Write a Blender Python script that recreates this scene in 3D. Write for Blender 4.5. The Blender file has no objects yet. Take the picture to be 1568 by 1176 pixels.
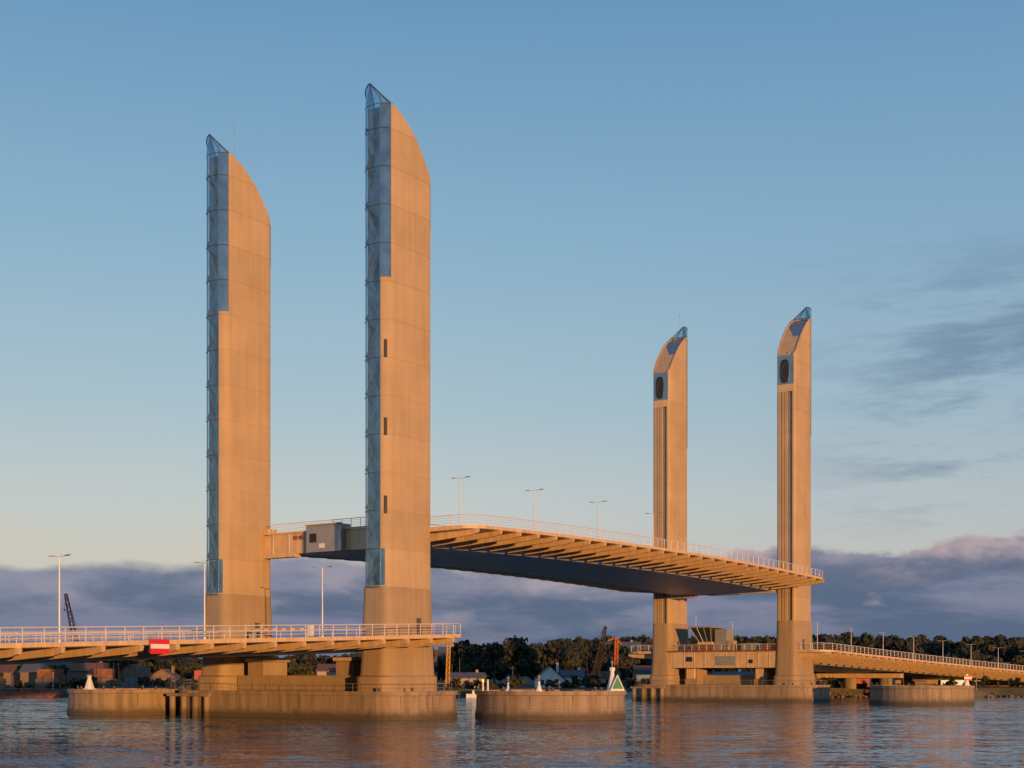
import bpy, bmesh, math, random
import numpy as np
from mathutils import Vector, Matrix
random.seed(7); rng=np.random.default_rng(7)
scene=bpy.context.scene
def s2l(c):
    o=[]
    for v in c:
        v=v/255.0
        o.append(v/12.92 if v<=0.04045 else ((v+0.055)/1.055)**2.4)
    return (o[0],o[1],o[2],1.0)
# ------------------------------------------------------------ materials
class NT:
    def __init__(s,tree): s.t=tree; s.n=tree.nodes; s.l=tree.links
    def new(s,typ,**kw):
        n=s.n.new(typ)
        for k,v in kw.items(): setattr(n,k,v)
        return n
    def set(s,sock,v):
        if isinstance(v,bpy.types.NodeSocket): s.l.new(v,sock)
        else: sock.default_value=v
    def math(s,op,a,b=0.0,c=None,clamp=False):
        n=s.new('ShaderNodeMath',operation=op); n.use_clamp=clamp
        s.set(n.inputs[0],a); s.set(n.inputs[1],b)
        if c is not None: s.set(n.inputs[2],c)
        return n.outputs[0]
    def mix(s,f,a,b,mode='MIX'):
        n=s.new('ShaderNodeMix',data_type='RGBA',blend_type=mode)
        s.set(n.inputs[0],f); s.set(n.inputs[6],a); s.set(n.inputs[7],b)
        return n.outputs[2]
    def mrange(s,v,a,b,c=0.0,d=1.0,smooth=False):
        n=s.new('ShaderNodeMapRange'); n.interpolation_type='SMOOTHSTEP' if smooth else 'LINEAR'
        s.set(n.inputs[0],v); s.set(n.inputs[1],a); s.set(n.inputs[2],b); s.set(n.inputs[3],c); s.set(n.inputs[4],d)
        return n.outputs[0]
    def mapping(s,v,scale=(1,1,1),loc=(0,0,0),rot=(0,0,0)):
        n=s.new('ShaderNodeMapping'); s.set(n.inputs[0],v)
        n.inputs[1].default_value=loc; n.inputs[2].default_value=rot; n.inputs[3].default_value=scale
        return n.outputs[0]
    def noise(s,v,scale,detail=4,rough=0.55,out=0):
        n=s.new('ShaderNodeTexNoise'); s.set(n.inputs['Vector'],v)
        n.inputs['Scale'].default_value=scale; n.inputs['Detail'].default_value=detail; n.inputs['Roughness'].default_value=rough
        return n.outputs[out]
    def vmath(s,op,a,b=None,scale=None):
        n=s.new('ShaderNodeVectorMath',operation=op); s.set(n.inputs[0],a)
        if b is not None: s.set(n.inputs[1],b)
        if scale is not None: s.set(n.inputs['Scale'],scale)
        return n.outputs[0]
    def ramp(s,v,stops):
        n=s.new('ShaderNodeValToRGB'); s.set(n.inputs[0],v)
        e=n.color_ramp.elements
        while len(e)<len(stops): e.new(0.5)
        for i,(p,c) in enumerate(stops): e[i].position=p; e[i].color=c
        return n.outputs[0]
def mat_base(name):
    m=bpy.data.materials.new(name); m.use_nodes=True
    t=NT(m.node_tree); b=m.node_tree.nodes['Principled BSDF']
    geo=t.new('ShaderNodeNewGeometry')
    return m,t,b,geo.outputs['Position']
def simple(name,col,rough=0.7,metal=0.0,var=0.12,scale=1.2,streak=0.0):
    m,t,b,pos=mat_base(name)
    n=t.noise(pos,scale,4); f=t.mrange(n,0.3,0.7,1-var,1+var)
    if streak>0:
        n2=t.noise(t.mapping(pos,(1.3,1.3,0.08)),1.6,4); f=t.math('MULTIPLY',f,t.mrange(n2,0.35,0.7,1+streak*0.3,1-streak))
    cc=t.mix(1.0,(col[0],col[1],col[2],1),f,'MULTIPLY')
    t.l.new(cc,b.inputs['Base Color']); b.inputs['Roughness'].default_value=rough; b.inputs['Metallic'].default_value=metal
    return m
def concrete(name,col,panels=True,water=False):
    m,t,b,pos=mat_base(name)
    sep=t.new('ShaderNodeSeparateXYZ'); t.l.new(pos,sep.inputs[0]); z=sep.outputs[2]
    f=t.mrange(t.noise(pos,0.22,5,0.6),0.3,0.7,0.90,1.08)
    st=t.noise(t.mapping(pos,(1.1,1.1,0.05)),1.3,5,0.62)
    f=t.math('MULTIPLY',f,t.mrange(st,0.35,0.72,1.03,0.88 if panels else 0.82))
    fine=t.noise(pos,6,3); f=t.math('MULTIPLY',f,t.mrange(fine,0.3,0.7,0.97,1.03))
    if panels:
        k=t.math('FLOOR',t.math('DIVIDE',t.math('SUBTRACT',z,2.2),4.7))
        wn=t.new('ShaderNodeTexWhiteNoise',noise_dimensions='1D'); t.l.new(k,wn.inputs['W'])
        f=t.math('MULTIPLY',f,t.mrange(wn.outputs[0],0,1,0.93,1.04))
    c=t.mix(1.0,(*col,1),f,'MULTIPLY')
    if water:
        w=t.math('ADD',z,t.math('MULTIPLY',t.noise(pos,0.9,4),0.9))
        c=t.mix(t.mrange(w,0.9,1.8,0.8,0.0),c,(0.035,0.035,0.022,1))
        c=t.mix(t.mrange(t.noise(t.mapping(pos,(1,1,0.1)),0.9,5),0.45,0.72,0,0.7),c,(0.10,0.065,0.04,1))
    t.l.new(c,b.inputs['Base Color']); b.inputs['Roughness'].default_value=0.85
    return m
def emit(name,col,s):
    m,t,b,pos=mat_base(name); b.inputs['Base Color'].default_value=(*col,1)
    b.inputs['Emission Color'].default_value=(*col,1); b.inputs['Emission Strength'].default_value=s
    return m
M={}
M['conc']=concrete('tower_concrete',(0.455,0.335,0.21))
M['base']=concrete('pier_concrete',(0.33,0.25,0.175),False,True)
M['pier']=concrete('column_concrete',(0.36,0.265,0.17),False)
M['groove']=simple('dark_joint',(0.08,0.07,0.06))
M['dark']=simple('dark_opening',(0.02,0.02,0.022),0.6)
M['steel']=simple('painted_steel',(0.62,0.43,0.24),0.5,0.0,0.1,0.7,0.2)
M['soffit']=simple('soffit_steel',(0.50,0.50,0.50),0.5,0.0,0.12,0.25)
M['rail']=simple('rail_steel',(0.66,0.60,0.58),0.45,0.1,0.08)
M['asph']=simple('asphalt',(0.055,0.055,0.055),0.9,0,0.2,2)
M['walk']=simple('walkway_boards',(0.3,0.26,0.22),0.8)
M['white']=simple('white_paint',(0.72,0.72,0.72),0.5,0,0.08)
M['red']=simple('red_paint',(0.62,0.02,0.025),0.45,0,0.05)
M['green']=simple('green_paint',(0.01,0.22,0.09),0.45,0,0.05)
M['bsteel']=simple('blue_grey_steel',(0.10,0.18,0.26),0.35,0.4,0.1)
M['roofpane']=simple('roof_glazing',(0.14,0.23,0.33),0.2,0.4,0.15,0.5)
M['pane']=simple('opaque_glazing',(0.12,0.23,0.37),0.14,0.6,0.25,0.5)
M['grey']=simple('grey_steel',(0.30,0.31,0.33),0.5,0.2,0.1)
M['strip']=simple('guide_rail_cover',(0.20,0.22,0.25),0.5,0.2,0.1)
M['stair']=simple('stair_steel',(0.34,0.24,0.16),0.6)
M['rust']=simple('rusty_steel',(0.20,0.085,0.05),0.8,0,0.35,0.8)
M['orange']=simple('orange_crane_paint',(0.60,0.16,0.03),0.6,0,0.2)
M['redcrane']=simple('faded_red_paint',(0.40,0.09,0.07),0.6,0,0.2)
M['yellow']=simple('yellow_paint',(0.60,0.33,0.05),0.6,0,0.2)
M['cream']=simple('cream_render',(0.36,0.30,0.24),0.85,0,0.15)
M['brick']=simple('old_stone',(0.20,0.14,0.105),0.9,0,0.2)
M['roof']=simple('tile_roof',(0.16,0.075,0.05),0.9,0,0.25,3)
M['slate']=simple('slate_roof',(0.09,0.10,0.12),0.8,0,0.2,3)
M['win']=simple('window_glass',(0.03,0.04,0.05),0.12)
M['bark']=simple('bark',(0.06,0.045,0.035),0.95)
M['hullb']=simple('blue_hull',(0.04,0.08,0.14),0.5)
M['lit']=emit('amber_light',(1.0,0.45,0.1),2.5)
def leaf_mat(name,a,b2):
    m,t,b,pos=mat_base(name)
    n=t.noise(pos,0.16,2); n2=t.noise(pos,1.3,1)
    c=t.mix(t.mrange(n,0.35,0.65),(*a,1),(*b2,1)); c=t.mix(1.0,c,t.mrange(n2,0.3,0.7,0.6,1.35),'MULTIPLY')
    t.l.new(c,b.inputs['Base Color']); b.inputs['Roughness'].default_value=0.85
    return m
M['leaf']=leaf_mat('foliage',(0.024,0.034,0.015),(0.065,0.052,0.020))
M['leafd']=leaf_mat('dark_foliage',(0.018,0.025,0.017),(0.036,0.036,0.020))
def glassmat():
    m,t,b,pos=mat_base('tower_glass')
    b.inputs['Base Color'].default_value=(0.15,0.30,0.46,1); b.inputs['Roughness'].default_value=0.06
    b.inputs['Metallic'].default_value=0.65; b.inputs['IOR'].default_value=1.6
    bp=t.new('ShaderNodeBump'); bp.inputs['Strength'].default_value=0.6; bp.inputs['Distance'].default_value=0.12
    t.l.new(t.noise(t.mapping(pos,(1,1,0.3)),0.8,2),bp.inputs['Height']); t.l.new(bp.outputs[0],b.inputs['Normal'])
    tr=t.new('ShaderNodeBsdfTransparent'); tr.inputs[0].default_value=(0.62,0.85,0.98,1)
    ms=t.new('ShaderNodeMixShader'); t.l.new(t.mrange(t.noise(t.mapping(pos,(1,1,0.5)),0.7,2),0.35,0.65,0.3,0.65),ms.inputs[0])
    t.l.new(tr.outputs[0],ms.inputs[1]); t.l.new(b.outputs[0],ms.inputs[2])
    t.l.new(ms.outputs[0],t.n['Material Output'].inputs[0]); return m
M['glass']=glassmat()
# ------------------------------------------------------------ mesh builder
class MB:
    def __init__(s): s.v=[]; s.f=[]; s.m=[]; s.mats=[]
    def mi(s,k):
        if k not in s.mats: s.mats.append(k)
        return s.mats.index(k)
    def add(s,vs,fs,k):
        o=len(s.v); s.v+= [tuple(v) for v in vs]; i=s.mi(k)
        for f in fs: s.f.append([a+o for a in f]); s.m.append(i)
    def hexa(s,p,k):
        s.add(p,[(0,3,2,1),(4,5,6,7),(0,1,5,4),(1,2,6,5),(2,3,7,6),(3,0,4,7)],k)
    def boxf(s,F,a0,a1,b0,b1,z0,z1,k):
        s.hexa([F(a0,b0,z0),F(a1,b0,z0),F(a1,b1,z0),F(a0,b1,z0),F(a0,b0,z1),F(a1,b0,z1),F(a1,b1,z1),F(a0,b1,z1)],k)
    def box(s,x0,x1,y0,y1,z0,z1,k): s.boxf(lambda a,b,c:(a,b,c),x0,x1,y0,y1,z0,z1,k)
    def tube(s,a,b,r,k,n=6,r2=None):
        a=Vector(a); b=Vector(b); d=(b-a)
        if d.length<1e-6: return
        d.normalize(); up=Vector((0,0,1)) if abs(d.z)<0.95 else Vector((1,0,0))
        x=d.cross(up).normalized(); y=d.cross(x); r2=r if r2 is None else r2
        vs=[a+(x*math.cos(2*math.pi*i/n)+y*math.sin(2*math.pi*i/n))*r for i in range(n)]+[b+(x*math.cos(2*math.pi*i/n)+y*math.sin(2*math.pi*i/n))*r2 for i in range(n)]
        fs=[(i,(i+1)%n,n+(i+1)%n,n+i) for i in range(n)]+[tuple(range(n))[::-1],tuple(range(n,2*n))]
        s.add(vs,fs,k)
    def loft(s,rings,k,cap0=True,cap1=True,closed=True):
        n=len(rings[0]); vs=[p for r in rings for p in r]; fs=[]
        for j in range(len(rings)-1):
            for i in range(n if closed else n-1):
                fs.append((j*n+i,j*n+(i+1)%n,(j+1)*n+(i+1)%n,(j+1)*n+i))
        if cap0: fs.append(tuple(range(n))[::-1])
        if cap1: fs.append(tuple(range((len(rings)-1)*n,len(rings)*n)))
        s.add(vs,fs,k)
    def obj(s,name,parent=None,fix=True,bevel=0,smooth=False):
        me=bpy.data.meshes.new(name); me.from_pydata(s.v,[],s.f)
        for k in s.mats: me.materials.append(M[k])
        me.polygons.foreach_set('material_index',s.m)
        if fix:
            bm=bmesh.new(); bm.from_mesh(me); bmesh.ops.dissolve_degenerate(bm,dist=1e-4,edges=bm.edges)
            bmesh.ops.recalc_face_normals(bm,faces=bm.faces); bm.to_mesh(me); bm.free()
        me.update()
        ob=bpy.data.objects.new(name,me); scene.collection.objects.link(ob)
        if parent: ob.parent=parent
        if bevel:
            b=ob.modifiers.new('bevel','BEVEL'); b.width=bevel; b.segments=1; b.limit_method='ANGLE'
        return ob
def empty(name):
    e=bpy.data.objects.new(name,None); scene.collection.objects.link(e); return e
# ------------------------------------------------------------ bridge frame
CX,CY=9.6,233.1; UX,UY=0.5645,0.8254; LX,LY=0.8254,-0.5645
def W(u,l,z): return (CX+u*UX+l*LX, CY+u*UY+l*LY, z)
def railing(mb,pts,h=1.25,k='rail',r=0.04,sp=2.0,lean=None,bars=3):
    acc=0; 
    for i in range(len(pts)-1):
        a=Vector(pts[i]); b=Vector(pts[i+1]); L=(b-a).length
        if L<1e-4: continue
        off=Vector((0,0,h))
        mb.tube(a+off,b+off,r*1.3,k,5)
        for j in range(bars):
            o=Vector((0,0,h*(j+1)/(bars+1))); mb.tube(a+o,b+o,r*0.5,k,4)
        t=(sp-acc)%sp
        while t<L:
            p=a.lerp(b,t/L); mb.tube(p,p+off,r,k,5); t+=sp
        acc=(acc+L)%sp
# ------------------------------------------------------------ towers
SE=4.7
SEAMS=[2.2+SE*i for i in range(1,17)]
QG=1.0   # lateral limit of the glazed stair tube
def tower(uc,lc,s,antenna,TZ,slots):
    E=empty('bridge_tower')
    F=lambda p,q,z: W(uc+s*p,lc+q,z)
    def ztop(p):
        t=min(max((4-p)/8,0),1); return TZ-7.5*(0.42*t+0.58*t**2.2)-(1.4*t if s>0 else 0)
    plan=[]
    NS=20
    def qs(p):
        e=max(0,(-3.2-p)/0.8); return 2.0+0.14*(1-(p/4)**2)-0.35*(1-math.sqrt(max(0,1-e*e)))
    for i in range(NS+1):
        p=4-8*i/NS; plan.append((p,qs(p)))
    for p,q in [(-4,1.35),(-3.55,1.35),(-3.55,0.4),(-4,0.4),(-4,-0.8),(-3.85,-0.8),(-3.85,-1.05),(-4,-1.05)]: plan.append((p,q))
    for i in range(NS+1):
        p=-4+8*i/NS; plan.append((p,-qs(p)))
    nz=[(4,QG)]
    for i in range(9):
        q=QG+(2-QG)*i/8; nz.append((4+1.3*math.sqrt(max(0,1-(q/2)**2)),q))
    plan+=nz[:-1]
    levels=[(8.5,0)]
    for z in SEAMS:
        if z<9: continue
        levels+=[(z-0.035,0),(z-0.035,1),(z+0.035,1),(z+0.035,0)]
    levels.append((90,0))
    rings=[]
    for z,g in levels:
        r=[]
        for p,q in plan:
            zz=min(z,ztop(p)); k=0.98 if g else 1
            kp=0.992 if g else 1
            r.append(F(p*kp,q*k,zz))
        rings.append(r)
    mb=MB(); mb.loft(rings,'conc',True,False)
    ns=16
    for i in range(ns):
        p0=-4+8*i/ns; p1=-4+8*(i+1)/ns
        a,b=qs(p0)-0.0,qs(p1)-0.0
        za,zb=ztop(p0)-0.35,ztop(p1)-0.35
        mb.add([F(p0,-a+.02,za),F(p1,-b+.02,zb),F(p1,b-.02,zb),F(p0,a-.02,za)],[(0,1,2,3)],'conc')
        w=0.25
        for sg in (1,-1):
            mb.add([F(p0,sg*a,za+.35),F(p1,sg*b,zb+.35),F(p1,sg*(b-w),zb+.35),F(p0,sg*(a-w),za+.35),F(p0,sg*(a-w),za),F(p1,sg*(b-w),zb)],[(0,1,2,3),(3,2,5,4)],'conc')
    body=mb.obj('concrete_shell',E)
    bm=bmesh.new(); bm.from_mesh(body.data); bmesh.ops.remove_doubles(bm,verts=bm.verts,dist=0.002); bm.to_mesh(body.data); bm.free()
    mb=MB()
    for i in range(6,16):
        p0=-4+8*i/ns; p1=-4+8*(i+1)/ns
        w=min(1.6,0.4+0.2*(i-5)); w1=min(1.6,w+.2)
        mb.add([F(p0,1.6-2*w,ztop(p0)-.28),F(p1,1.6-2*w1,ztop(p1)-.28),F(p1,1.6,ztop(p1)-.28),F(p0,1.6,ztop(p0)-.28)],[(0,1,2,3)],'roofpane')
    mb.tube(F(2.6,-1.6,ztop(2.6)-.2),F(2.6,1.6,ztop(2.6)-.2),0.07,'stair')
    # inner face: tall opening with the cable sheave inside
    z1=ztop(-4)-.1; z0=z1-5.8
    mb.boxf(F,-4.03,-3.9,-1.72,1.7,z0,z1,'roofpane')
    mb.boxf(F,-4.05,-3.9,-1.7,1.7,z0-1.5,z0-.02,'steel')
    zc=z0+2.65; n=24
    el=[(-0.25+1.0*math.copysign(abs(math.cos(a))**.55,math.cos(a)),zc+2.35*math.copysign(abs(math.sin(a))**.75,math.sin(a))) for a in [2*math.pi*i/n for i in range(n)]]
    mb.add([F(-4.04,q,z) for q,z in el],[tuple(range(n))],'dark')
    for i in range(n): mb.tube(F(-4.05,*el[i]),F(-4.05,*el[(i+1)%n]),0.05,'bsteel',5)
    for i in range(9):
        a0=math.pi*(0.68+.64*i/9); a1=math.pi*(0.68+.64*(i+1)/9)
        mb.tube(F(-4.06,1.35+2.2*math.cos(a0),zc+1.9*math.sin(a0)),F(-4.06,1.35+2.2*math.cos(a1),zc+1.9*math.sin(a1)),0.06,'groove')
    for qx in (0.65,0.88,1.1): mb.tube(F(-3.7,qx,9),F(-3.7,qx,z0-1.55),0.04,'grey',5)
    mb.boxf(F,-3.565,-3.555,0.42,1.33,8.6,z0-1.55,'strip')
    mb.tube(F(-4.02,-0.2,9),F(-4.02,-0.2,z0-1.6),0.025,'groove',5)
    mb.obj('sheave_frame_and_cables',E)
    # glass nose
    mb=MB(); fr=MB(); pn=MB()
    def nose(q,g=0.0): return 4+(1.3+g)*math.sqrt(max(0,1-(q/(2+g))**2))
    def crown(q):
        v=q if s<0 else -q
        if v<-0.5: return TZ+2.6-1.0*((-0.5-v)/1.5)**2
        return TZ+2.6-2.6*((v+0.5)/2.5)**1.1
    qq=[-2+4*i/16 for i in range(17)]
    for i in range(16):
        q0,q1=qq[i],qq[i+1]
        tube=q1<=QG+.01; zl=16.4 if tube else 54.4
        g=0.06
        if tube: mb.add([F(nose(q0,g),q0,zl),F(nose(q1,g),q1,zl),F(nose(q1,g),q1,crown(q1)),F(nose(q0,g),q0,crown(q0))],[(0,1,2,3)],'glass')
        else:
            pn.add([F(nose(q0,g),q0,zl),F(nose(q1,g),q1,zl),F(nose(q1,g),q1,TZ-.1),F(nose(q0,g),q0,TZ-.1)],[(0,1,2,3)],'pane')
            mb.add([F(nose(q0,g),q0,TZ-.1),F(nose(q1,g),q1,TZ-.1),F(nose(q1,g),q1,crown(q1)),F(nose(q0,g),q0,crown(q0))],[(0,1,2,3)],'glass')
        fr.tube(F(nose(q0,g),q0,crown(q0)),F(nose(q1,g),q1,crown(q1)),0.085,'bsteel')
        fr.tube(F(nose(q0,g),q0,TZ-.1),F(nose(q1,g),q1,TZ-.1),0.05,'bsteel')
        for z in SEAMS:
            if z<zl-.1 or z>TZ-.4: continue
            fr.tube(F(nose(q0,g+.03),q0,z),F(nose(q1,g+.03),q1,z),0.055,'bsteel',5)
        if tube: fr.tube(F(nose(q0,g),q0,16.4),F(nose(q1,g),q1,16.4),0.1,'grey')
    for q in (-2,-0.6,QG): fr.tube(F(nose(q,.06),q,16.4),F(nose(q,.06),q,crown(q) if abs(q)<1.9 else TZ),0.06 if q!=-.6 else .03,'bsteel',5)
    fr.tube(F(nose(2,.06),2,54.4),F(nose(2,.06),2,crown(2)),0.045,'bsteel',5)
    k=0
    for z in SEAMS[3:-1]:
        if z+SE>TZ: break
        a,b=(-1.7,0.7) if k%2 else (0.7,-1.7)
        fr.tube(F(nose(a)-.25,a,z),F(nose(b)-.25,b,z+SE),0.07,'stair',5); k+=1
    vq=0.5*s; tip=F(nose(vq,.06),vq,TZ+2.6)
    for sg in (1,-1):
        pb=2.2; bk=F(pb,sg*1.98,ztop(pb)); cn=F(4,sg*2,TZ)
        fr.tube(tip,bk,0.08,'bsteel'); fr.tube(tip,F(nose(sg*1.3),sg*1.3,TZ-.1),0.05,'bsteel')
        mb.add([tip,bk,cn],[(0,1,2)],'glass')
    fr.tube(F(4,-2,TZ),F(4,2,TZ),0.08,'bsteel')
    mb.obj('stair_glazing',E,False); pn.obj('side_glazing',E,False)
    z=17.0; k=0
    while z<TZ-2.5:
        a=(-1.6,0.5) if k%2==0 else (0.5,-1.6)
        fr.hexa([F(4.15,a[0],z),F(4.6,a[0],z),F(4.6,a[1],z+2.0),F(4.15,a[1],z+2.0),F(4.15,a[0],z+.25),F(4.6,a[0],z+.25),F(4.6,a[1],z+2.25),F(4.15,a[1],z+2.25)],'stair')
        fr.boxf(F,4.02,4.6,a[1]-.3,a[1]+.3,z+2.1,z+2.35,'stair')
        z+=SE/2; k+=1
    if slots:
        for zc in (45.6,36.0,26.4):
            ql=[1.4,1.5,1.6,1.72]
            for q0,q1 in zip(ql[:-1],ql[1:]):
                fr.hexa([F(nose(q0)-.1,q0,zc-1.1),F(nose(q0)+.02,q0,zc-1.1),F(nose(q1)+.02,q1,zc-1.1),F(nose(q1)-.1,q1,zc-1.1),F(nose(q0)-.1,q0,zc+1.1),F(nose(q0)+.02,q0,zc+1.1),F(nose(q1)+.02,q1,zc+1.1),F(nose(q1)-.1,q1,zc+1.1)],'dark')
    if antenna: fr.tube(F(2.4,1.2,ztop(2.4)-.4),F(2.4,1.2,TZ+4),0.035,'grey'); fr.tube(F(2.4,1.2,TZ+4),F(2.4,1.2,TZ+4.5),0.08,'grey')
    fr.obj('stair_frame',E)
    mb=MB(); 
    for q0,q1 in ((1.02,1.25),(1.25,1.5)):
        mb.hexa([F(nose(q0)-.1,q0,16.5),F(nose(q0)+.04,q0,16.5),F(nose(q1)+.04,q1,16.5),F(nose(q1)-.1,q1,16.5),F(nose(q0)-.1,q0,21),F(nose(q0)+.04,q0,21),F(nose(q1)+.04,q1,21),F(nose(q1)-.1,q1,21)],'pane')
    mb.obj('lower_glazing',E)
    mb=MB(); pl=[]
    for i in range(40):
        a=2*math.pi*i/40; c,sn=math.cos(a),math.sin(a)
        ex=0.35
        pl.append(((4.6 if c<0 else 5.75)*math.copysign(abs(c)**ex,c),2.55*math.copysign(abs(sn)**ex,sn)))
    mb.loft([[F(p*k,q*k,z) for p,q in pl] for z,k in [(3.2,1.08),(5.2,1.08),(5.4,1.0),(9.4,0.95),(15.9,0.90),(16.35,0.9)]],'pier')
    mb.boxf(F,-1.1,-.3,2.2,2.46,10.6,12.6,'groove')
    mb.obj('plinth',E)
    return E
tower(-62.9,-13.9,-1,True,75.8,False); tower(-62.9,14.3,-1,False,75.8,True); tower(63.4,-14.1,1,True,78.4,False); tower(63.4,14.1,1,False,78.4,False)
# ------------------------------------------------------------ decks
def deck(name,u0,u1,zf,off,round0,round1,bd=1.9,rib=4.4,hwf=23.0):
    E=empty(name)
    def hw(u):
        h=hwf; R=3.2
        for on,e in ((round0,u0),(round1,u1)):
            d=abs(u-e)
            if on and d<R: h-=R*(1-math.sqrt(max(0,1-((R-d)/R)**2)))
        return h
    us=[]; u=u0
    while u<u1-1e-6:
        us.append(u); u+= 0.3 if (min(u-u0,u1-u)<3.4 and (round0 or round1)) else 2.2
    us.append(u1)
    D=lambda u,l,dz: W(u,l+off(u),zf(u)+dz)
    mb=MB()
    def strip(la,lb,k):
        for a,b in zip(us[:-1],us[1:]):
            mb.add([D(a,*la(a)),D(b,*la(b)),D(b,*lb(b)),D(a,*lb(a))],[(0,1,2,3)],k)
    sec=[(lambda u:(hw(u),0.12)),(lambda u:(hw(u),-0.30)),(lambda u:(hw(u)-.5,-0.40)),(lambda u:(13.5,-0.45)),(lambda u:(11.2,-bd)),(lambda u:(0,-bd-.35)),
         (lambda u:(-11.2,-bd)),(lambda u:(-13.5,-0.45)),(lambda u:(-hw(u)+.5,-0.40)),(lambda u:(-hw(u),-0.30)),(lambda u:(-hw(u),0.12)),(lambda u:(-12.6,0.12)),(lambda u:(-12.6,0)),(lambda u:(12.6,0)),(lambda u:(12.6,0.12))]
    ks=['steel','steel','steel','soffit','soffit','soffit','soffit','steel','steel','steel','walk','steel','asph','steel','walk']
    for i in range(len(sec)): strip(sec[i],sec[(i+1)%len(sec)],ks[i])
    for e in (u0,u1):
        mb.add([D(e,*f(e)) for f in sec],[tuple(range(len(sec)))],'steel')
    for l in (-12,0.15,-0.15,12): 
        for a,b in zip(us[:-1],us[1:]): mb.add([D(a,l-.07,.004),D(b,l-.07,.004),D(b,l+.07,.004),D(a,l+.07,.004)],[(0,1,2,3)],'white')
    mb.obj('deck_slab',E)
    rb=MB(); u=u0+1.6
    while u<u1-1:
        for sg in (1,-1):
            h=hw(u)
            pr=[(12.6,-0.4),(h+.15,-0.30),(h+.3,-0.45),(h+.15,-0.85),(h-1.0,-1.1),(12.2,-bd+.05)]
            n=len(pr)
            vs=[D(u-.20,sg*l,dz) for l,dz in pr]+[D(u+.20,sg*l,dz) for l,dz in pr]
            rb.add(vs,[tuple(range(n))[::-1],tuple(range(n,2*n))]+[(i,(i+1)%n,n+(i+1)%n,n+i) for i in range(n)],'steel')
        u+=rib
    rb.obj('cantilever_ribs',E)
    rl=MB()
    for sg in (1,-1):
        railing(rl,[D(u,sg*(hw(u)-.12),.12) for u in us],1.3,'rail',0.045,2.2)
        railing(rl,[D(u,sg*12.9,.12) for u in us[::3]+[us[-1]]],0.85,'rail',0.05,4.4,bars=1)
    for on,e in ((round0,u0),(round1,u1)):
        if on:
            ee=e+(0.1 if e==u0 else -0.1)
            for sg in (1,-1): railing(rl,[D(ee,sg*13.2,.12),D(ee,sg*(hw(e)-.1),.12)],1.3,'rail',0.045,2.0)
    rl.obj('railings',E)
    return E,D
zl=lambda u: 25.1-0.9*(u/59.4)**2
EL,DL=deck('lift_span_deck',-59.4,59.4,zl,lambda u:0,True,True)
mb=MB()
for sg in (-1,1):
    F=lambda a,b,z,sg=sg: W(sg*(59.4+a),b,z)
    mb.boxf(F,0.02,0.9,-12.0,-3.2,22.0,24.75,'steel'); mb.boxf(F,0.02,1.9,-3.2,3.0,21.9,25.5,'grey'); mb.boxf(F,0.02,0.9,3.0,11.8,22.0,24.75,'steel')
    mb.boxf(F,0.0,1.3,-12.0,-6.0,21.55,21.98,'steel'); mb.boxf(F,0.9,1.2,-12.0,11.8,24.76,25.0,'steel')
    for b in (-10.4,-7.4,-4.6): mb.boxf(F,0.9,1.02,b,b+.15,22.02,24.74,'soffit')
    mb.boxf(F,1.9,1.96,-2.6,-1.4,23.2,24.4,'dark'); mb.boxf(F,1.9,1.98,-0.9,0.0,22.4,23.0,'white'); mb.boxf(F,1.9,2.2,-3.3,3.1,25.5,25.62,'steel')
    mb.boxf(F,-.3,1.4,-12.0,-10.8,24.76,25.6,'steel')
    railing(mb,[F(1.05,b,25.0) for b in np.linspace(-12,11.8,14)],1.15,'rail',0.04,1.6,bars=4)
    for b in (-6.2,-5.2): mb.boxf(F,0.9,1.15,b,b+.45,23.9,24.4,'rust')
mb.obj('end_beam',EL)
zL=lambda u: 10.45-0.036*(-59.6-u)
EA,DA=deck('approach_deck',-250,-59.6,zL,lambda u:0,False,True,bd=1.75,rib=4.4)
zR=lambda u: 10.35-0.029*(u-59.6)-0.00002*(u-59.6)**2
oR=lambda u: 0.00047*max(0,u-67)**2
EB,DB=deck('approach_deck',59.6,330,zR,oR,True,False,bd=2.0,rib=4.4)
mb=MB()
F=lambda a,b,z: W(a,b,z)
mb.boxf(F,59.3,61.5,-12.0,11.9,6.9,10.2,'steel')
for b in np.arange(-11,11.5,2.4): mb.boxf(F,59.22,59.3,b,b+.14,6.95,10.1,'soffit')
mb.boxf(F,58.9,59.3,-12.0,11.9,10.2,10.5,'rust')
mb.boxf(F,59.1,59.3,-1.0,3.2,7.4,9.3,'grey')
mb.boxf(F,59.16,59.28,6.2,7.0,7.8,8.6,'dark'); mb.boxf(F,59.16,59.28,-8.0,-6.6,8.2,9.2,'dark')
mb.boxf(F,60,64,-7.0,-2.0,10.4,11.7,'rust'); mb.boxf(F,60,64,4,7,10.4,11.9,'grey'); mb.boxf(F,60,64,8.5,10.5,10.4,11.6,'rust'); mb.boxf(F,60.4,62,0.8,2.2,10.4,12.5,'cream')
railing(mb,[F(59.4,b,10.5) for b in np.linspace(-11.9,11.9,14)],1.2,'rail',0.04,1.7)
mb.obj('end_beam',EB)
mb=MB()
hx=[F(60,-5.4,12.3),F(60,-2.6,12.3),F(64,-2.6,12.3),F(64,-5.4,12.3),F(59.0,-7.0,15.2),F(59.0,-2.3,15.2),F(64.4,-2.3,15.2),F(64.4,-7.0,15.2)]
mb.hexa(hx,'win'); mb.boxf(F,58.7,64.7,-7.3,-2.1,15.22,15.5,'grey'); mb.boxf(F,59.8,64.2,-5.7,-2.3,11.8,12.28,'steel')
for t in (0,.33,.66,1):
    a=Vector(hx[0]).lerp(Vector(hx[1]),t); b=Vector(hx[4]).lerp(Vector(hx[5]),t); mb.tube(a,b,0.09,'grey',5)
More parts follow.
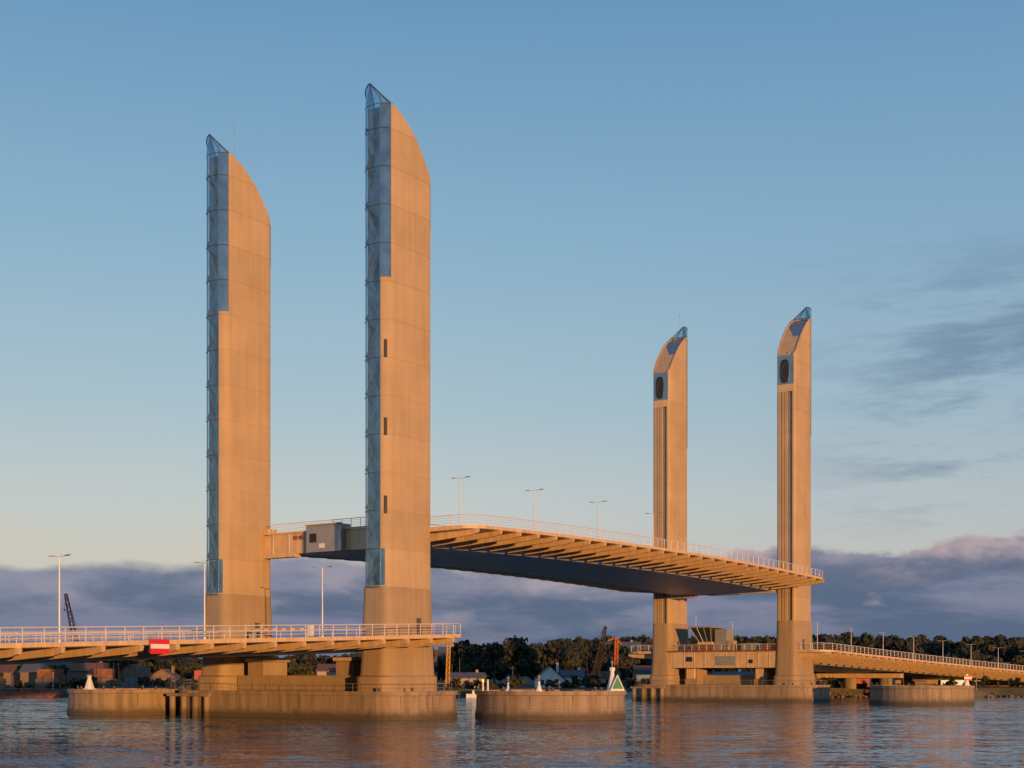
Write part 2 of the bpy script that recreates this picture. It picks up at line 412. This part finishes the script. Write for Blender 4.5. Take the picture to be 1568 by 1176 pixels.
mb.boxf(F,60.5,64,-2.05,0.6,10.5,14.9,'grey')
mb.boxf(F,61,63.5,-5.2,-3.2,10.4,11.8,'grey')
mb.obj('control_cabin')
for sg in (-1,1):
    mb=MB(); F=lambda a,b,z,sg=sg: W(sg*a,b,z)
    for b in (-9.5,6.2):
        mb.boxf(F,61.5,66,b,b+3.0,3.4,7.2,'pier'); mb.boxf(F,61.2,66.3,b-.3,b+3.3,7.22,7.7,'steel')
        mb.boxf(F,61.2,61.9,b+.5,b+2.5,4.6,6.8,'steel')
    mb.boxf(F,64,66.5,-11,11,3.42,5.4,'pier')
    mb.obj('bearing_pier',bevel=0.08)
for u in (128,182,236):
    mb=MB(); o=oR(u); z=zR(u); F=lambda a,b,zz: W(u+a,b+o,zz)
    mb.boxf(F,-1.2,1.2,-11,13,z-3.6,z-2.5,'steel')
    for b in (-8,0,9):
        pl=[(1.0*math.cos(t),1.6*math.sin(t)) for t in np.linspace(0,2*math.pi,18)[:-1]]
        mb.loft([[F(p,b+q,zz) for p,q in pl] for zz in (-2,z-3.6)],'base')
    mb.obj('approach_pier',bevel=0.05)
# ------------------------------------------------------------ pier bases
def rrect(hu,hl,r,n=8):
    pts=[]
    for cx,cy,a0 in ((hu-r,hl-r,0),(-hu+r,hl-r,90),(-hu+r,-hl+r,180),(hu-r,-hl+r,270)):
        for i in range(n+1):
            a=math.radians(a0+90*i/n); pts.append((cx+r*math.cos(a),cy+r*math.sin(a)))
    return pts
def platform(name,F,pl,top=3.4,rail=True):
    E=empty(name); mb=MB()
    def sc(d): return [(p*(1+d/abs(math.hypot(p,q))),q*(1+d/abs(math.hypot(p,q)))) for p,q in pl]
    prof=[(-3,0.25),(0.6,0.2),(1.3,0.05),(1.32,0.0),(1.42,0.0),(1.44,0.05),(top-.55,0),(top-.5,0.22),(top,0.22),(top,-.25),(top-.25,-.3)]
    mb.loft([[F(p,q,z) for p,q in sc(d)] for z,d in prof],'base')
    n=len(pl); S=sc(0.03)
    acc=0
    for i in range(n):
        a=Vector(F(*S[i],0.3)); b=Vector(F(*S[(i+1)%n],0.3)); L=(b-a).length; t=(5.2-acc)%5.2
        while t<L:
            p=a.lerp(b,t/L); mb.tube(p,p+Vector((0,0,top-.9)),0.03,'groove',4); t+=5.2
        acc=(acc+L)%5.2
    # low bollards on the coping
    S=sc(-.9)
    for i in range(0,n,5):
        p=Vector(F(*S[i],top-.26)); mb.tube(p,p+Vector((0,0,.7)),0.16,'groove',8)
    mb.obj('concrete_wall',E)
    if rail:
        rl=MB(); S=sc(-.5); railing(rl,[F(*p,top-.02) for p in S]+[F(*S[0],top-.02)],0.95,'stair',0.022,2.4,bars=1); rl.obj('guard_rail',E)
    return E
for sg in (-1,1):
    platform('pier_base',lambda a,b,z,sg=sg: W(sg*63.4+a,b,z),rrect(7.2,20.3,4.5),3.45)
for uc in (-63.4,63.4):
    mb=MB()
    for i in range(4):
        l=-18.5+i*2.2; p=Vector(W(uc-7.7,l,-2)); mb.tube(p,p+Vector((0,0,4.6)),0.4,'base',10)
    mb.boxf(lambda a,b,z: W(uc+a,b,z),-8.1,-7.5,-19.2,-11.2,2.62,3.0,'base'); mb.obj('fender_piles')
circ=lambda r:[(r*math.cos(t),r*math.sin(t)) for t in np.linspace(0,2*math.pi,41)[:-1]]
isl=[((4.9,173.8),9.4),((-53.8,192.5),8.1),((76.5,256),9.3)]
for (x,y),r in isl:
    platform('ship_impact_island',lambda a,b,z,x=x,y=y:(x+a,y+b,z),circ(r),3.5,False)
def beacon(x,y,z,h,r,kind):
    mb=MB()
    n=8; ring=lambda rr,zz:[(x+rr*math.cos(2*math.pi*i/n),y+rr*math.sin(2*math.pi*i/n),zz) for i in range(n)]
    mb.loft([ring(r,z),ring(r,z+.25),ring(r*.75,z+.3),ring(r*.28,z+h*.75),ring(r*.28,z+h*.85),ring(r*.4,z+h*.86),ring(r*.4,z+h)],'white')
    mb.tube((x,y,z+h),(x,y,z+h+.7),0.06,'grey'); mb.tube((x,y,z+h+.5),(x,y,z+h+.8),0.14,'red' if kind=='red' else 'grey')
    if kind=='green':
        for s,k,dy in ((0.95,'white',-.0),(0.72,'green',-.03)):
            cx=x+.6; c=z+1.15; w=s*.95
            mb.add([(cx-w,y-r-.1+dy,c-s),(cx+w,y-r-.1+dy,c-s),(cx,y-r-.1+dy,c+s*1.15),(cx-w,y-r-.02+dy,c-s),(cx+w,y-r-.02+dy,c-s),(cx,y-r-.02+dy,c+s*1.15)],[(0,1,2),(5,4,3),(0,3,4,1),(1,4,5,2),(2,5,3,0)],k)
    if kind=='red': mb.box(x-.7,x+.7,y-r-.1,y-r,z+1.2,z+2.0,'red'); mb.box(x-.7,x+.7,y-r-.14,y-r-.102,z+1.45,z+1.75,'white')
    mb.obj('navigation_beacon')
beacon(12.5,171,3.3,3.1,0.9,'green'); beacon(3.4,173,3.3,1.3,0.5,'w'); beacon(-58.6,190,3.3,2.2,0.95,'w'); beacon(83.6,252,3.3,2.3,0.75,'red'); beacon(-.5,181,3.3,1.1,.4,'w')
mb=MB(); mb.tube((-3.6,170,3.3),(-3.6,170,4.6),0.12,'white'); mb.tube((-3.6,170,4.6),(-3.6,170,4.9),0.13,'lit'); mb.tube((-3.0,170,3.3),(-3.0,170,4.9),0.12,'white'); mb.obj('marker_light_post')
mb=MB(); zc=8.15; F=lambda a,b,z: W(-110+a,23.35+b,z)
mb.boxf(F,-1.15,1.15,0,.08,zc-.7,zc+.7,'red'); mb.boxf(F,-1.12,1.12,.085,.11,zc-.2,zc+.22,'white'); mb.boxf(F,-1.0,-.9,-.3,-.01,zc-.6,zc+.9,'grey'); mb.boxf(F,.9,1.0,-.3,-.01,zc-.6,zc+.9,'grey')
mb.obj('navigation_sign')
# ------------------------------------------------------------ street lamps
def lamp(D,u,l,h=8.3):
    mb=MB(); b=Vector(D(u,l,.1)); U=Vector((UX,UY,0)); L=Vector((LX,LY,0))
    mb.tube(b,b+Vector((0,0,.9)),0.16,'rail',8); mb.tube(b+Vector((0,0,.9)),b+Vector((0,0,h-.1)),0.09,'rail',8,0.06)
    t=b+Vector((0,0,h-.12))
    for d,s in ((L,1.0),(-L,0.9)):
        e=t+d*s+Vector((0,0,.1)); mb.tube(t,e,0.04,'rail')
        mb.hexa([e-U*.16-Vector((0,0,.05)),e+U*.16-Vector((0,0,.05)),e+U*.12+d*.65+Vector((0,0,.02)),e-U*.12+d*.65+Vector((0,0,.02)),e-U*.16+Vector((0,0,.06)),e+U*.16+Vector((0,0,.06)),e+U*.12+d*.65+Vector((0,0,.08)),e-U*.12+d*.65+Vector((0,0,.08))],'grey')
    mb.obj('street_lamp')
for u in (-46,-27.5,-9,9.5): lamp(DL,u,11.2,8.0)
for u in (-74,-93,-112): lamp(DA,u,11.2,8.5)
for u in (83,102,121,140,159,178,197,216): lamp(DB,u,11.2,7.0)
for u in (70,88): lamp(DB,u,-11.2,8.0)
mb=MB(); F=lambda a,b,z: W(-66+a,b,z)
for i in range(12): mb.boxf(F,-.06,.06,-8+i*.8,-8+(i+1)*.8,11.3,11.55,'red' if i%2 else 'white')
mb.boxf(F,-.3,.3,1.6,2.2,10.3,11.9,'white'); mb.boxf(F,-.2,.2,-8.4,-8.1,10.3,11.6,'grey')
mb.obj('traffic_barrier')
# ------------------------------------------------------------ water, land
def grid(name,xs,ys,fz,k):
    mb=MB(); nx=len(xs); vs=[(x,y,fz(x,y)) for y in ys for x in xs]
    fs=[(j*nx+i,j*nx+i+1,(j+1)*nx+i+1,(j+1)*nx+i) for j in range(len(ys)-1) for i in range(nx-1)]
    mb.add(vs,fs,k); return mb.obj(name,None,False)
m,t,b,pos=mat_base('river_water')
b.inputs['Roughness'].default_value=0.07; b.inputs['IOR'].default_value=1.33
gust=t.noise(t.mapping(pos,(0.22,1,1)),0.045,4,0.6)
c=t.mix(t.mrange(gust,0.4,0.6),(0.022,0.085,0.130,1),(0.040,0.120,0.170,1)); t.l.new(c,b.inputs['Base Color'])
amp=t.mrange(gust,0.38,0.62,0.75,1.35,True)
def slope(scale,k,stretch,det,rz=0.0):
    v=t.noise(t.mapping(pos,(stretch,1,1),rot=(0,0,rz)),scale,det,0.6,1)
    v=t.vmath('SUBTRACT',v,(0.5,0.5,0.5)); return t.vmath('MULTIPLY',v,(k*0.7,k,0))
S=t.vmath('ADD',slope(0.16,0.26,0.30,2,.2),t.vmath('ADD',slope(0.62,0.75,0.42,3,-.15),slope(2.6,0.75,0.6,2)))
S=t.vmath('SCALE',S,scale=amp)
Nn=t.vmath('NORMALIZE',t.vmath('ADD',S,(0,0,1)))
t.l.new(Nn,b.inputs['Normal']); M['water']=m
grid('river_water',[-3000,-400,0,400,3000],[-300,0,200,345,400],lambda x,y:0,'water')
m,t,b,pos=mat_base('ground')
c=t.mix(t.mrange(t.noise(pos,0.05,5),0.4,0.6),(0.05,0.055,0.025,1),(0.12,0.10,0.07,1)); t.l.new(c,b.inputs['Base Color']); b.inputs['Roughness'].default_value=0.95; M['ground']=m
def gz(x,y):
    if y<332: return -2
    base=2.0 if y>=336 else -2+4*(y-332)/4
    t=min(max((y-480)/500,0),1); t=t*t*(3-2*t)
    return base+(0.35*math.sin(x*.11)+0.25*math.sin(x*.37))*(1 if y>=336 else 0)+t*(7+5*math.sin(x*.006+.4))
ys=[328,332,334,336,345,360,400,450,520,600,700,800,900,1000,1500,3000,9000]
grid('ground',[-6000,-3000,-1500]+list(range(-600,601,12))+[1500,3000,6000],ys,gz,'ground')
mb=MB(); mb.box(-300,300,-80,-1.5,-3,3.8,'base'); mb.obj('quay')
mb=MB()
for i in range(900):
    x=random.uniform(-190,210); y=random.uniform(331.5,335.5); s=random.uniform(.3,1.0); z=gz(x,y)
    vs=[Vector((random.uniform(-1,1),random.uniform(-1,1),random.uniform(-.6,.6))).normalized()*s*random.uniform(.7,1.1)+Vector((x,y,max(z,0)+.1)) for _ in range(6)]
    mb.add(vs,[(0,1,2),(0,2,3),(0,3,4),(0,4,1),(5,2,1),(5,3,2),(5,4,3),(5,1,4)],'brick')
mb.obj('riverbank_rocks')
# ------------------------------------------------------------ vegetation
def leafmesh(name,crowns,k,per,size,parent=None,trunks=True):
    V=[];Fq=[]; tr=MB(); o=0
    for (x,y,z,rx,h) in crowns:
        nc=rng.integers(7,12); cl=[]
        for _ in range(nc):
            a=rng.uniform(0,2*math.pi); rr=rx*rng.uniform(0.1,0.75); zz=z+h*rng.uniform(0.32,0.9)
            rr*=1.1-0.7*max(0,(zz-z)/h-.5)
            cl.append((x+rr*math.cos(a),y+rr*math.sin(a),zz,rx*rng.uniform(.28,.5)))
        cl.append((x,y,z+h*.82,rx*.4))
        if trunks:
            tr.tube((x,y,z-.5),(x+.2,y,z+h*.45),rx*.075,'bark',6,rx*.05)
            for c in cl[:5]: tr.tube((x+.1,y,z+h*.3),c[:3],rx*.04,'bark',4,rx*.015)
        for c in cl:
            n=per//len(cl); d=rng.normal(size=(n,3)); d/=np.linalg.norm(d,axis=1)[:,None]
            p=np.array(c[:3])+d*(c[3]*rng.uniform(.55,1.08,size=(n,1)))*np.array([1,1,.8])
            a=rng.normal(size=(n,3)); a/=np.linalg.norm(a,axis=1)[:,None]; b=np.cross(a,d+1e-3); b/=np.linalg.norm(b,axis=1)[:,None]
            s=size*rng.uniform(.5,1.2,size=(n,1))
            V.append(np.stack([p-a*s-b*s*.5,p+a*s*.3-b*s,p+a*s+b*s*.4,p-a*s*.2+b*s],1).reshape(-1,3))
            Fq.append(np.arange(n*4).reshape(-1,4)+o); o+=n*4
    V=np.concatenate(V); Fq=np.concatenate(Fq)
    me=bpy.data.meshes.new(name); me.from_pydata(V.tolist(),[],Fq.tolist()); me.materials.append(M[k])
    if parent is None and trunks: E=empty(name)
    else: E=parent
    ob=bpy.data.objects.new('crown' if E else name,me); scene.collection.objects.link(ob)
    if E: ob.parent=E
    if trunks and tr.v: tr.obj('trunk',E)
for (x,y,rx,h) in [(-5,385,5.5,13),(1.5,392,6,14.5),(7,398,5,11),(16,392,5,12),(-11,400,5,12),(26,404,5,13),(33,395,4,9),(61,400,5,10),(72,405,5,10),(-62,385,4,8),(-78,380,4.5,8),(-103,375,4.5,8.5),(-118,352,3.5,6),(-135,356,4,7),(-84,362,3.5,6.5),(-55,360,3.5,6.5),(-40,356,3,5.5),(-27,362,4,7.5),(-150,420,5,10),(172,430,4,9),(128,400,5,9),(140,395,4.5,8),(155,415,5,9.5),(98,385,4,8)]:
    leafmesh('tree',[(x,y,gz(x,y),rx,h)],'leaf' if h<12.5 else 'leafd',1300,0.5)
cr=[]
for i in range(120):
    x=random.uniform(-260,-30); y=random.uniform(385,480); cr.append((x,y,gz(x,y),random.uniform(3.5,6),random.uniform(7,11)))
for i in range(85):
    x=random.uniform(-45,110); y=random.uniform(415,560); cr.append((x,y,gz(x,y),random.uniform(4,6.5),random.uniform(9,15.5)*(1.0 if x<70 else .8)))
for i in range(60):
    x=random.uniform(90,240); y=random.uniform(400,520); cr.append((x,y,gz(x,y),random.uniform(3.5,5.5),random.uniform(6,9.5)))
leafmesh('distant_tree_row',cr,'leafd',360,1.0,trunks=False)
cr=[]
for i in range(230):
    x=random.uniform(20,330); y=random.uniform(620,900); cr.append((x,y,gz(x,y),random.uniform(6,9),random.uniform(11,19)))
for i in range(160):
    x=random.uniform(-380,60); y=random.uniform(620,900); cr.append((x,y,gz(x,y)-2,random.uniform(6,9),random.uniform(8,13)))
leafmesh('hillside_woodland',cr,'leafd',260,1.7,trunks=False)
cr=[]
for i in range(210):
    x=random.uniform(-180,200); y=random.uniform(337,350); cr.append((x,y,gz(x,y)-.4,random.uniform(.8,2.0),random.uniform(1.2,3.4)))
leafmesh('shore_bushes',cr,'leaf',110,0.4,trunks=False)
# ------------------------------------------------------------ buildings
def house(x,y,w,d,h,rh,wall,roof,name='stone_house',ridge='x',wins=3):
    E=empty(name); z=gz(x,y)-.3; mb=MB()
    mb.box(x-w/2,x+w/2,y,y+d,z,z+h,wall); e=.35
    rf=MB()
    if ridge=='x':
        mb.add([(x-w/2,y,z+h),(x-w/2,y+d,z+h),(x-w/2,y+d/2,z+h+rh)],[(0,1,2)],wall); mb.add([(x+w/2,y,z+h),(x+w/2,y+d,z+h),(x+w/2,y+d/2,z+h+rh)],[(0,1,2)],wall)
        for s in (0,1):
            ya=y-e if s==0 else y+d+e; 
            rf.hexa([(x-w/2-e,ya,z+h-.1),(x+w/2+e,ya,z+h-.1),(x+w/2+e,y+d/2,z+h+rh),(x-w/2-e,y+d/2,z+h+rh),(x-w/2-e,ya,z+h+.1),(x+w/2+e,ya,z+h+.1),(x+w/2+e,y+d/2,z+h+rh+.2),(x-w/2-e,y+d/2,z+h+rh+.2)],roof)
    else:
        mb.add([(x-w/2,y,z+h),(x+w/2,y,z+h),(x,y,z+h+rh)],[(0,1,2)],wall); mb.add([(x-w/2,y+d,z+h),(x+w/2,y+d,z+h),(x,y+d,z+h+rh)],[(0,1,2)],wall)
        for s in (-1,1):
            xa=x+s*(w/2+e)
            rf.hexa([(xa,y-e,z+h-.1),(xa,y+d+e,z+h-.1),(x,y+d+e,z+h+rh),(x,y-e,z+h+rh),(xa,y-e,z+h+.1),(xa,y+d+e,z+h+.1),(x,y+d+e,z+h+rh+.2),(x,y-e,z+h+rh+.2)],roof)
    mb.obj('walls',E); rf.box(x+w*.25,x+w*.25+.7,y+d*.5,y+d*.5+.7,z+h+rh*.5,z+h+rh+.9,wall); rf.obj('roof',E)
    wn=MB(); fl=max(1,int(h//2.8))
    for f in range(fl):
        for i in range(wins):
            cx=x-w/2+w*(i+.5)/wins; zz=z+.9+f*2.8
            if f==0 and i==wins//2: wn.box(cx-.55,cx+.55,y-.04,y+.1,z+.3,z+2.4,'bark'); continue
            wn.box(cx-.45,cx+.45,y-.03,y+.1,zz,zz+1.3,'win'); wn.box(cx-.55,cx+.55,y-.08,y-.035,zz-.15,zz-.02,wall)
    wn.obj('windows_and_door',E)
for a in [(-98,352,6.5,7,3.4,2.2,'brick','roof','stone_house','y',2),(-90.5,354,6.5,7,3.2,2.0,'brick','roof','stone_house','y',2),(-112,360,10,7,4.5,2,'brick','roof','stone_house','x',3),(-125,365,12,8,5,2.4,'brick','slate','stone_house','x',4),(-70,362,12,9,3.2,1.6,'brick','slate','warehouse','x',5),(-47,372,12,9,4.2,1.8,'cream','roof','stone_house','x',4),
          (9.8,358,7.5,9,2.4,3.4,'white','slate','boat_shed','y',2),(16,362,6,7,3,1.6,'white','slate','boat_shed','x',2),(-12,365,9,6,3,1.3,'cream','slate','warehouse','x',3),(39,372,11,8,4.2,2,'brick','roof','stone_house','x',3),(57,362,14,8,3.0,1.2,'white','slate','warehouse','x',4),(80,356,12,7,3,1.3,'white','slate','warehouse','x',4),
          (163,440,14,9,6,2,'cream','roof','stone_house','x',4),(178,445,12,9,5.2,2,'cream','roof','stone_house','x',3),(146,430,10,8,4.4,1.8,'brick','roof','stone_house','x',3),(118,380,14,8,3.6,1.5,'brick','slate','warehouse','x',4),(-22,560,16,10,12,3,'cream','slate','stone_house','x',5),(45,560,16,10,14,3,'cream','slate','stone_house','x',4),(62,575,12,10,12,3,'brick','roof','stone_house','x',4),(-150,380,22,9,4,2,'brick','roof','warehouse','x',6),(-35,470,18,10,9,3,'brick','roof','stone_house','x',5),
          (108,520,12,9,8,2.4,'cream','roof','stone_house','x',3),(132,540,12,9,9,2.4,'brick','roof','stone_house','x',3),(36,470,12,9,9,2.4,'brick','roof','stone_house','x',3),(-32,352,9,6,3.2,1.4,'white','slate','warehouse','x',3),(24,350,7,5,2.8,1.4,'cream','roof','stone_house','x',2)]:
    house(*a)
# ------------------------------------------------------------ cranes
def lattice(mb,a,b,w0,w1,k,n=10):
    a=Vector(a); b=Vector(b); d=(b-a).normalized(); x=d.cross(Vector((0,1,0))).normalized(); y=Vector((0,1,0))
    prev=None
    for i in range(n+1):
        t=i/n; c=a.lerp(b,t); w=w0+(w1-w0)*t
        cs=[c+x*w+y*w,c-x*w+y*w,c-x*w-y*w,c+x*w-y*w]
        if prev:
            for j in range(4): mb.tube(prev[j],cs[j],0.13,k,4); mb.tube(prev[j],cs[(j+1)%4],0.08,k,4)
        for j in range(4): mb.tube(cs[j],cs[(j+1)%4],0.08,k,4)
        prev=cs
def crane(x,y,tx,tz,k,body=True,w=0.9):
    mb=MB(); z=gz(x,y)-.2
    lattice(mb,(x,y,z+3),(tx,y,tz),w,w*.35,k,12)
    mb.box(x-2.2,x+1.6,y-1.6,y+1.6,z+1.1,z+3.4,k); mb.box(x-2.6,x+2.6,y-2,y+2,z,z+1.0,'groove'); mb.box(x+1.65,x+2.7,y-1.4,y-.2,z+1.2,z+3.5,'win')
    s=1 if tx>x else -1
    mb.tube((x-s*2,y,z+3.2),(x-s*2.4,y,z+8),0.15,k); mb.tube((x-s*2.4,y,z+8),(tx,y,tz),0.05,'groove',4); mb.tube((tx,y,tz),(tx+s*.4,y,tz-5),0.05,'groove',4); mb.box(tx+s*.4-.2,tx+s*.4+.2,y-.2,y+.2,tz-5.6,tz-5,'groove')
    mb.obj('crawler_crane')
crane(-141,450,-146.6,32,'redcrane',w=1.1); crane(21.5,352,24.0,17.8,'orange',w=.8)
for (x0,x1,tz,k) in ((-17,-16.6,15,'yellow'),(27.2,27.5,15.2,'orange')):
    mb=MB(); z=gz(x0,360); lattice(mb,(x0,360,z),(x1,360,tz),.45,.35,k,10); mb.tube((x1,360,tz),(x1-2.4,360,tz-.8),0.15,k); mb.tube((x1,360,tz),(x1+1.3,360,tz-2),0.15,k); mb.box(x0-1.2,x0+1.2,358.8,361.2,z-.2,z+.9,'groove'); mb.obj('mast_crane')
# ------------------------------------------------------------ boats and barges
def boat(x,y,L,hull='white',cab='white',name='motor_boat'):
    mb=MB(); z=-.2; secs=[]
    for t,wd,dz in ((0,.75,0),(0.25,1,0),(0.6,1,0.05),(0.85,.6,.3),(1,.05,.55)):
        xx=x-L/2+L*t; w=L*.14*wd
        secs.append([(xx,y-w,z+L*.13+dz+.3),(xx,y-w*.7,z),(xx,y+w*.7,z),(xx,y+w,z+L*.13+dz+.3)])
    mb.loft(secs,hull)
    h=z+L*.13+.3; c0,c1=x-L*.25,x+L*.18
    mb.hexa([(c0,y-L*.09,h),(c1+L*.08,y-L*.09,h),(c1+L*.08,y+L*.09,h),(c0,y+L*.09,h),(c0,y-L*.08,h+L*.14),(c1,y-L*.08,h+L*.14),(c1,y+L*.08,h+L*.14),(c0,y+L*.08,h+L*.14)],cab)
    mb.box(c0+.3,c1,y-L*.092,y-L*.088,h+L*.06,h+L*.11,'win'); mb.tube((x,y,h+L*.14),(x,y,h+L*.42),0.05,'grey')
    mb.obj(name)
for a in [(-56,328,8),(-62,330,6.5),(58,329,9),(63,327,10),(70,330,9),(-20,330,7,'hullb'),(94,329,10,'hullb'),(-8,329,6),(26,330,7)]: boat(*a)
def barge(x,y,L,k,load):
    mb=MB(); secs=[]
    for t,dz,w in ((0,.9,2.6),(0.06,0,3),(0.92,0,3),(1,1.3,2.2)):
        xx=x-L/2+L*t; secs.append([(xx,y-w,1.5),(xx,y-w,dz-.4),(xx,y+w,dz-.4),(xx,y+w,1.5)])
    mb.loft(secs,k); mb.box(x-L*.45,x-L*.3,y-2,y+2,1.5,3.8,'brick'); mb.box(x-L*.44,x-L*.31,y-2.05,y-2.0,2.7,3.3,'win'); mb.box(x-L*.46,x-L*.29,y-2.2,y+2.2,3.8,4.0,'groove')
    for i in range(load):
        a=x-L*.25+i*L*.65/load; mb.box(a,a+L*.5/load,y-1.8,y+1.8,1.52,2.1+random.random()*.7,random.choice(['rust','groove','brick']))
    mb.tube((x+L*.4,y,1.5),(x+L*.4,y,6),0.1,'grey'); mb.obj('cargo_barge')
barge(-116,326,17,'rust',3); barge(-88,328,16,'groove',4); barge(104,328,18,'groove',3); barge(141,329,16,'rust',3)
for (x,y) in [(-94,345),(-84,345),(-77,346),(-104,347),(-32,345),(34,346),(48,347),(88,348),(-117,346),(112,347)]:
    mb=MB(); z=gz(x,y)-.1
    for j in range(random.randint(1,2)):
        k=random.choice(['rust','brick','bsteel','redcrane']); o=random.uniform(-.6,.6)
        mb.box(x-3+o,x+3+o,y,y+2.4,z+j*2.5,z+j*2.5+2.42,k)
        for i in range(13): mb.box(x-2.9+o+i*.47,x-2.9+o+i*.47+.2,y-.05,y-.002,z+j*2.5+.1,z+j*2.5+2.3,k)
    mb.obj('shipping_container')
mb=MB()
for i in range(30):
    x=random.uniform(-175,190); y=random.uniform(338,350); z=gz(x,y); h=random.uniform(4,10); mb.tube((x,y,z),(x+random.uniform(-.2,.2),y,z+h),0.09,'groove',5); 
    if i%3==0: mb.box(x-.8,x+.8,y-.05,y+.05,z+h-.6,z+h-.5,'groove')
mb.obj('mooring_and_utility_poles')
# ------------------------------------------------------------ world
world=bpy.data.worlds.new("World"); scene.world=world; world.use_nodes=True
t=NT(world.node_tree); t.n.clear()
out=t.new('ShaderNodeOutputWorld')
az=math.atan2(0.42,-0.905); el=math.radians(2.2)
sky=t.new('ShaderNodeTexSky',sky_type='NISHITA'); sky.sun_disc=False; sky.sun_elevation=el; sky.sun_rotation=az
b1=t.new('ShaderNodeBackground'); b1.inputs[1].default_value=0.12; t.l.new(sky.outputs[0],b1.inputs[0])
tc=t.new('ShaderNodeTexCoord'); D=tc.outputs['Generated']
sp=t.new('ShaderNodeSeparateXYZ'); t.l.new(D,sp.inputs[0]); X,Y,Z=sp.outputs
base=t.ramp(Z,[(0.0,s2l((186,184,184))),(0.085,s2l((206,202,190))),(0.12,s2l((196,204,202))),(0.19,s2l((170,195,207))),(0.29,s2l((143,181,206))),(0.44,s2l((106,153,192))),(1.0,s2l((58,98,152)))])
base=t.mix(t.mrange(X,-0.1,0.45,0,0.5),base,t.ramp(Z,[(0.0,s2l((160,165,180))),(0.1,s2l((162,176,192))),(0.2,s2l((138,168,193))),(0.44,s2l((103,149,189))),(1.0,s2l((55,95,150)))]))
wn=t.noise(t.mapping(D,(2.6,2.6,15),rot=(0,0.22,0)),2.2,7,0.64)
wx=t.mrange(t.math('ADD',X,t.math('MULTIPLY',Z,0.10)),0.17,0.36,0,1,True)
wm=t.math('MULTIPLY',t.mrange(wn,0.43,0.62,0,1,True),t.math('MULTIPLY',wx,t.math('MULTIPLY',t.mrange(Z,0.09,0.14,0.3,1,True),t.mrange(Z,0.22,0.32,1,0,True))))
c=t.mix(t.math('MULTIPLY',wm,0.75),base,s2l((104,130,160)))
# cloud bank: smooth stratus on the left, puffier cumulus tops on the right
en=t.noise(t.mapping(D,(1,1,1.9)),13,6,0.58); es=t.noise(t.mapping(D,(1,1,3.0)),4,4,0.5); en2=t.noise(t.mapping(D,(1,1,1.0),loc=(3,1,2)),2.6,2)
puff=t.mrange(X,-0.2,0.12,0.022,0.070)
edge=t.math('ADD',t.math('ADD',0.060,t.math('MULTIPLY',X,0.018)),t.math('ADD',t.math('MULTIPLY',t.math('SUBTRACT',en,0.5),puff),t.math('ADD',t.math('MULTIPLY',es,0.03),t.math('MULTIPLY',t.math('SUBTRACT',en2,0.2),0.03))))
dd=t.math('SUBTRACT',edge,Z)
bm_=t.mrange(dd,-0.003,0.005,0,1,True)
i1=t.noise(t.mapping(D,(1,1,5.5)),6,6,0.6); i2=t.noise(t.mapping(D,(1,1,2.4),loc=(1,5,2)),12,6,0.58)
rim=t.mrange(dd,0.0,0.036,1,0,True)
warm=t.mix(t.mrange(X,-0.2,0.2),s2l((136,140,163)),s2l((190,168,170)))
cc=t.mix(t.mrange(i1,0.40,0.60,0,1,True),s2l((74,97,130)),s2l((122,129,156)))
cc=t.mix(t.math('MULTIPLY',t.mrange(i2,0.53,0.66,0,0.7,True),t.mrange(Z,0.03,0.055,0.2,1)),cc,s2l((168,158,168)))
cc=t.mix(t.math('MULTIPLY',rim,t.mrange(i2,0.40,0.60,0.15,0.95,True)),cc,warm)
cc=t.mix(t.mrange(Z,0.0,0.05,0.7,0),cc,s2l((80,102,132)))
c=t.mix(t.math('MULTIPLY',bm_,0.94),c,cc)
b2=t.new('ShaderNodeBackground'); b2.inputs[1].default_value=1.0; t.l.new(c,b2.inputs[0])
ms=t.new('ShaderNodeMixShader'); ms.inputs[0].default_value=0.95
t.l.new(b1.outputs[0],ms.inputs[1]); t.l.new(b2.outputs[0],ms.inputs[2]); t.l.new(ms.outputs[0],out.inputs[0])
# sun
sl=bpy.data.lights.new('sun','SUN'); sl.energy=4.7; sl.angle=math.radians(0.6); sl.color=(1.0,0.48,0.15)
so=bpy.data.objects.new('sun',sl); scene.collection.objects.link(so)
d=Vector((math.sin(az)*math.cos(el),math.cos(az)*math.cos(el),math.sin(el)))
so.rotation_euler=(-d).to_track_quat('-Z','Y').to_euler(); so.location=(40,-60,60)
# camera
cd=bpy.data.cameras.new('camera'); cam=bpy.data.objects.new('camera',cd); scene.collection.objects.link(cam)
cam.location=(0,0,5.5); cam.rotation_euler=(math.radians(90),0,0)
cd.sensor_width=36; cd.lens=2098/1568*36; cd.shift_y=445/1568; cd.clip_end=20000; cd.clip_start=0.5
scene.camera=cam
scene.view_settings.view_transform='Standard'; scene.view_settings.look='None'; scene.view_settings.exposure=0
